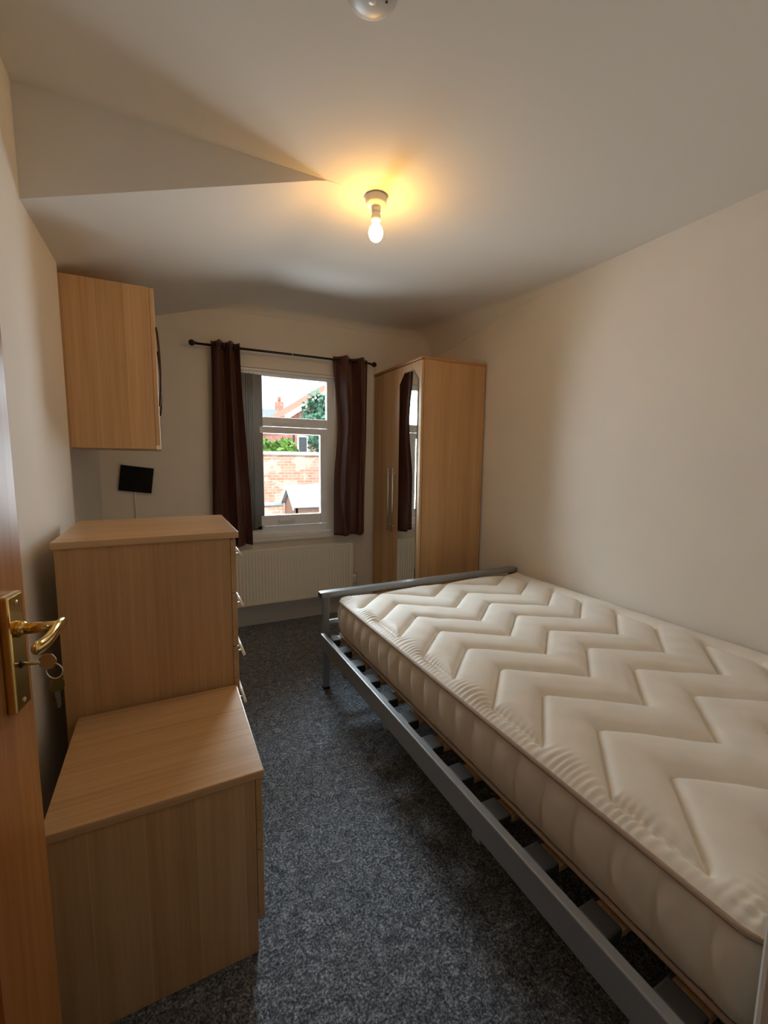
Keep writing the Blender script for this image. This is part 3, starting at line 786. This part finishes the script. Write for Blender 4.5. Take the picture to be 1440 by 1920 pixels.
def curtain(label, xl, xr, zb, nf, phase, amp, seed, lab_e):
    org((xl(0)+xr(0))/2, YP, zb)
    c = thing('curtain', ((xl(0)+xr(0))/2, YP, zb), label, 'curtain')
    nu, nv = 150, 60; r_ = np.random.default_rng(seed)
    u = np.linspace(0, 1, nu); Pq = np.zeros((nu, nv, 3))
    zt = ZP+.036
    w1, w2 = r_.uniform(0, 6.28, 2)
    for j in range(nv):
        v = j/(nv-1)
        uu = u + .018*np.sin(2*np.pi*u*1.5+w1+v*2.0)*v
        k = 2*np.pi*nf*uu+phase
        am = amp*(1+.35*v*np.sin(3*np.pi*u+w2)) * (1-.25*v)
        y = YP+am*np.sin(k) + .012*v*np.sin(2*np.pi*u*2.3+w1) + .006*np.sin(9*v+u*20)*v
        x = xl(v)+(xr(v)-xl(v))*u + .010*np.sin(2*k+.6)*(0.3+.7*v)
        Pq[:, j, 0] = x; Pq[:, j, 1] = np.clip(y, YP-.075, YD-.012); Pq[:, j, 2] = zt+(zb-zt)*v + (.004*np.sin(k))*v + (.004*np.cos(k) if j == 0 else 0)
    cl = grid_mesh('cloth', Pq, m_curt, c)
    sm = cl.modifiers.new('thickness', 'SOLIDIFY'); sm.thickness = .0022; sm.offset = 0
    for i in range(int(2*nf)+1):
        uk = (math.pi*i-phase)/(2*math.pi*nf)
        if 0.03 < uk < .97:
            x = xl(0)+(xr(0)-xl(0))*uk
            torus('eyelet', (x, YP, ZP), .021, .0038, (.55, (1 if i % 2 == 0 else -1)*.85, 0), m_bronze, c)
ss = lambda v: v*v*(3-2*v)
curtain('dark brown eyelet curtain on left side of the window', lambda v: .325-.03*ss(v), lambda v: .515+.055*ss(min(1, v*1.05)), .665, 2.5, .6, .034, 3, '')
curtain('dark brown eyelet curtain beside the wardrobe', lambda v: 1.245+.035*math.sin(math.pi*min(1, v*1.4))**2-.004*v, lambda v: 1.555-.012*v, .69, 2.2, .9, .044, 5, '')

def blind():
    yb = YD+.014
    org(.6, yb, WZ0)
    b = thing('vertical_blind', (.6, yb, WZ0), 'grey vertical blind drawn into a stack at left of window', 'blind')
    box('head_rail', WX0+.004, WX1-.004, yb-.010, yb+.012, WZ1-.022, WZ1-.002, m_white, b, bev=.003)
    n = 8
    for k in range(n):
        xc = WX0+.048+.0155*k; a = math.radians(33+4*math.sin(k*1.7)); hw = .0445
        bm = bmesh.new(); V = []
        zt, zb2 = WZ1-.045, WZ0+.075
        for t in np.linspace(-1, 1, 9):
            px = xc+t*hw*math.cos(a); py = yb+t*hw*math.sin(a)*.55+.004*(1-t*t)
            V.append((bm.verts.new((px, py, zt)), bm.verts.new((px, py, zb2))))
        for i in range(8): bm.faces.new((V[i][0], V[i+1][0], V[i+1][1], V[i][1]))
        s = fin('slat', bm, m_blind, b, True)
        md = s.modifiers.new('thickness', 'SOLIDIFY'); md.thickness = .0007
        box('carrier', xc-.004, xc+.004, yb-.003, yb+.003, WZ1-.046, WZ1-.022, m_white, s, bev=.001)
        box('bottom_weight', xc-.035, xc+.035, yb-.0015, yb+.0015, zb2-.012, zb2+.012, m_white, s, bev=.001)
blind()

# ------------------------------------------------------------------ black panel with cord
def panel():
    c = Vector((-.178, YD-.012, 1.170))
    org(*c)
    p = thing('square_panel', c, 'tilted black square panel hanging on a white cord below wall cupboard', 'panel')
    bd = box('panel_body', c.x-.100, c.x+.100, c.y-.009, c.y+.009, c.z-.0875, c.z+.0875, m_matte_black, p, bev=.004)
    bd.rotation_euler = (0, math.radians(7.5), 0)
    tube('cord', [(c.x-.012, c.y, c.z-.085), (c.x-.014, c.y+.002, c.z-.2), (c.x-.008, c.y+.004, c.z-.42), (c.x-.012, c.y+.004, c.z-.72)], .0042, m_white, p, 8)
panel()

# ------------------------------------------------------------------ bare bulb in ceiling lampholder
def bulb():
    bx, by = .838, 1.764; zc = 2.410
    org(bx, by, zc)
    l = thing('ceiling_light', (bx, by, zc), 'bare glowing bulb in a white ceiling lampholder', 'light')
    lathe('rose', [(.030, 0), (.0445, -.001), (.0455, -.006), (.044, -.028), (.038, -.037), (.022, -.040), (.020, -.040)], m_white, l, (bx, by, zc+.002), 32)
    lathe('lampholder', [(.019, 0), (.019, -.018), (.0165, -.021), (.0165, -.030), (.0195, -.033), (.021, -.050), (.0185, -.056)], m_white, l, (bx, by, zc-.038), 28)
    m, t, b = nt('lit_bulb_glass')
    e = node(t, 'ShaderNodeEmission'); e.inputs['Color'].default_value = (1.0, 0.49, 0.09, 1); e.inputs['Strength'].default_value = BULB
    t.links.new(e.outputs[0], t.nodes['Material Output'].inputs['Surface'])
    pr = [(.013, .0), (.014, -.012)] + [(.030*math.sin(math.pi*(.16+.84*k/16)) , -.046+.036*math.cos(math.pi*(.16+.84*k/16))) for k in range(17)]
    lathe('bulb', pr, m, l, (bx, by, zc-.093), 28)
bulb()

# ------------------------------------------------------------------ smoke alarm
def alarm():
    c = Vector((.474, 1.028, ZC))
    org(*c)
    a = thing('smoke_alarm', c, 'round pale smoke alarm on the near ceiling, cut off by photo top', 'smoke alarm')
    m_al = plain('alarm_plastic', (0.52, 0.51, 0.49), 0.4)
    lathe('base', [(.066, 0), (.068, -.002), (.068, -.008), (.064, -.011)], m_al, a, c, 40)
    lathe('cover', [(.062, -.010), (.063, -.018), (.060, -.030), (.040, -.037), (.022, -.040), (.0001, -.0405)], m_al, a, c, 40)
    lathe('test_button', [(.010, -.039), (.010, -.042), (.008, -.0435), (.0001, -.044)], m_white, a, c, 20)
    lathe('indicator', [(.003, -.036), (.003, -.040), (.0001, -.041)], plain('dark_lens', (.05, .05, .05), .1), a, c+Vector((.032, -.01, 0)), 12)
alarm()

# ------------------------------------------------------------------ pine door with brass lever and keys
def door():
    org(0, 0, 0)
    W, Tk = .74, .040
    d = thing('pine_door', (DX0, .14, 0.008), 'open varnished pine door with brass lever handle at left edge', 'door', rz=math.radians(-10))
    H = 1.985
    box('stile', -Tk, 0, W-.155, W, 0, H, m_pine, d, bev=.002)
    box('stile', -Tk, 0, 0, .105, 0, H, m_pine, d, bev=.002)
    for z0, z1 in ((0, .22), (.80, 1.0), (H-.11, H)): box('rail', -Tk, 0, .105, W-.155, z0, z1, m_pine, d, bev=.002)
    box('muntin', -Tk, 0, W/2-.05, W/2+.05, .22, .80, m_pine, d, bev=.002); box('muntin', -Tk, 0, W/2-.05, W/2+.05, 1.0, H-.11, m_pine, d, bev=.002)
    for y0, y1 in ((.105, W/2-.05), (W/2+.05, W-.155)):
        for z0, z1 in ((.22, .80), (1.0, H-.11)):
            box('panel', -Tk/2-.007, -Tk/2+.007, y0, y1, z0, z1, m_pine, d, bev=0)
    for z in (.2, 1.75): box('hinge', -.006, .004, -.012, .006, z-.05, z+.05, m_brass, d, bev=.002)
    yc = W-.057
    for sx in (1, -1):
        f = 0 if sx > 0 else -Tk
        def X(v): return f+sx*v
        bp = box('backplate', min(X(0), X(.013)), max(X(0), X(.013)), yc-.022, yc+.022, .922, 1.103, m_brass, d, bev=.0035, seg=3)
        for z in (.935, 1.090): lathe('screw', [(.004, 0), (.004, sx*.0012), (.0001, sx*.002)], m_key, bp, (X(.013), yc, z), 12, 'x')
        lathe('spindle_collar', [(.0125, 0), (.0125, sx*.006), (.0095, sx*.010)], m_brass, bp, (X(.013), yc, 1.048), 20, 'x')
        # lever: neck out from the door, then a flat curved grip back towards the hinge
        tube('handle_neck', [(X(.014), yc, 1.048), (X(.070), yc, 1.048)], .0085, m_brass, d, 18)
        path = []; n = 14
        for k in range(n+1):
            t = k/n
            path.append((X(.069+.003*math.sin(math.pi*t)), yc+.014-.104*t, 1.050-.002*t+.003*math.sin(2*math.pi*t)))
        bm = bmesh.new(); rings = []
        for k, p in enumerate(path):
            t = k/n; hw = .0095+.0015*math.sin(math.pi*t); th = .0045
            if k == 0 or k == n: hw *= .7; th *= .7
            rings.append([bm.verts.new((p[0]+sx*th*math.cos(a), p[1], p[2]+hw*math.sin(a))) for a in [2*math.pi*i/14 for i in range(14)]])
        for k in range(n):
            for i in range(14): bm.faces.new((rings[k][i], rings[k][(i+1) % 14], rings[k+1][(i+1) % 14], rings[k+1][i]))
        bm.faces.new(rings[0]); bm.faces.new(rings[-1])
        fin('handle_lever', bm, m_brass, d, True)
        lathe('keyhole', [(.0055, 0), (.0055, sx*.0008)], m_rubber, bp, (X(.0131), yc, .992), 16, 'x')
    # keys
    base = Vector((.0, 0, 0))
    Lz = .992
    mw = Matrix.Translation((DX0, .14, .008)) @ Matrix.Rotation(math.radians(-10), 4, 'Z')
    k1 = thing('door_key', mw @ Vector((.014, yc, Lz)), 'worn key standing in the lock below the brass lever', 'key', 'keys on the door', rz=math.radians(-10))
    def bow(parent, c, r, ax, name='bow'):
        # flat disc with a hole: flattened torus plus web
        o = torus(name, c, r*.68, r*.32, ax, m_key, parent, 24, 8); return o
    tube('shank', [(.0005, 0, 0), (.024, 0, 0)], .0028, m_key, k1, 10)
    prism('bow', [(.022, .0011, -.006), (.030, .0011, -.0125), (.040, .0011, -.0115), (.045, .0011, -.002), (.045, .0011, .004), (.040, .0011, .012), (.030, .0011, .0125), (.022, .0011, .006)], (0, -.0022, 0), m_key, k1, bev=.0006)
    rg = torus('split_ring', (.0, 0, -.016), .0125, .0011, (.25, 1, 0), m_chrome, None, 28, 6)
    rg.location = mw @ Vector((.014+.041, yc, Lz)); rg.rotation_euler = (0, 0, math.radians(-10))
    tag(rg, 'thin steel split ring joining the two keys', 'key ring')
    k2 = thing('door_key', mw @ Vector((.014+.043, yc, Lz-.030)), 'brass key hanging from the split ring below the lock', 'key', 'keys on the door', rz=math.radians(-10+25))
    prism('bow', [(-.008, .001, -.002), (-.0045, .001, .002), (.0045, .001, .002), (.0095, .001, -.004), (.010, .001, -.014), (.006, .001, -.020), (-.006, .001, -.020), (-.010, .001, -.014)], (0, -.002, 0), m_brass, k2, bev=.0005)
    prism('blade', [(-.0035, .001, -.019), (.0035, .001, -.019), (.0035, .001, -.044), (.001, .001, -.048), (-.002, .001, -.046), (-.0005, .001, -.041), (-.0025, .001, -.037), (-.0012, .001, -.032), (-.0035, .001, -.028)], (0, -.002, 0), m_key, k2, bev=.0003)
door()

# ------------------------------------------------------------------ unseen fill lamp, added on the landing to brighten the near side
def unseen_fill_lamp():
    c = Vector((.35, -.75, ZC)); org(*c)
    l = thing('unseen_fill_lamp', c, 'added round white fill lamp on the landing, out of view', 'light')
    lathe('fill_lamp_base', [(.10, 0), (.105, -.01), (.10, -.02)], m_white, l, c, 32)
    m, t, b = nt('fill_glow'); e = node(t, 'ShaderNodeEmission'); e.inputs['Color'].default_value = (1, .80, .58, 1); e.inputs['Strength'].default_value = HALL_FILL
    t.links.new(e.outputs[0], t.nodes['Material Output'].inputs['Surface'])
    lathe('fill_dome', [(.098, -.02), (.095, -.04), (.08, -.06), (.05, -.075), (.0001, -.08)], m, l, c, 32)
unseen_fill_lamp()
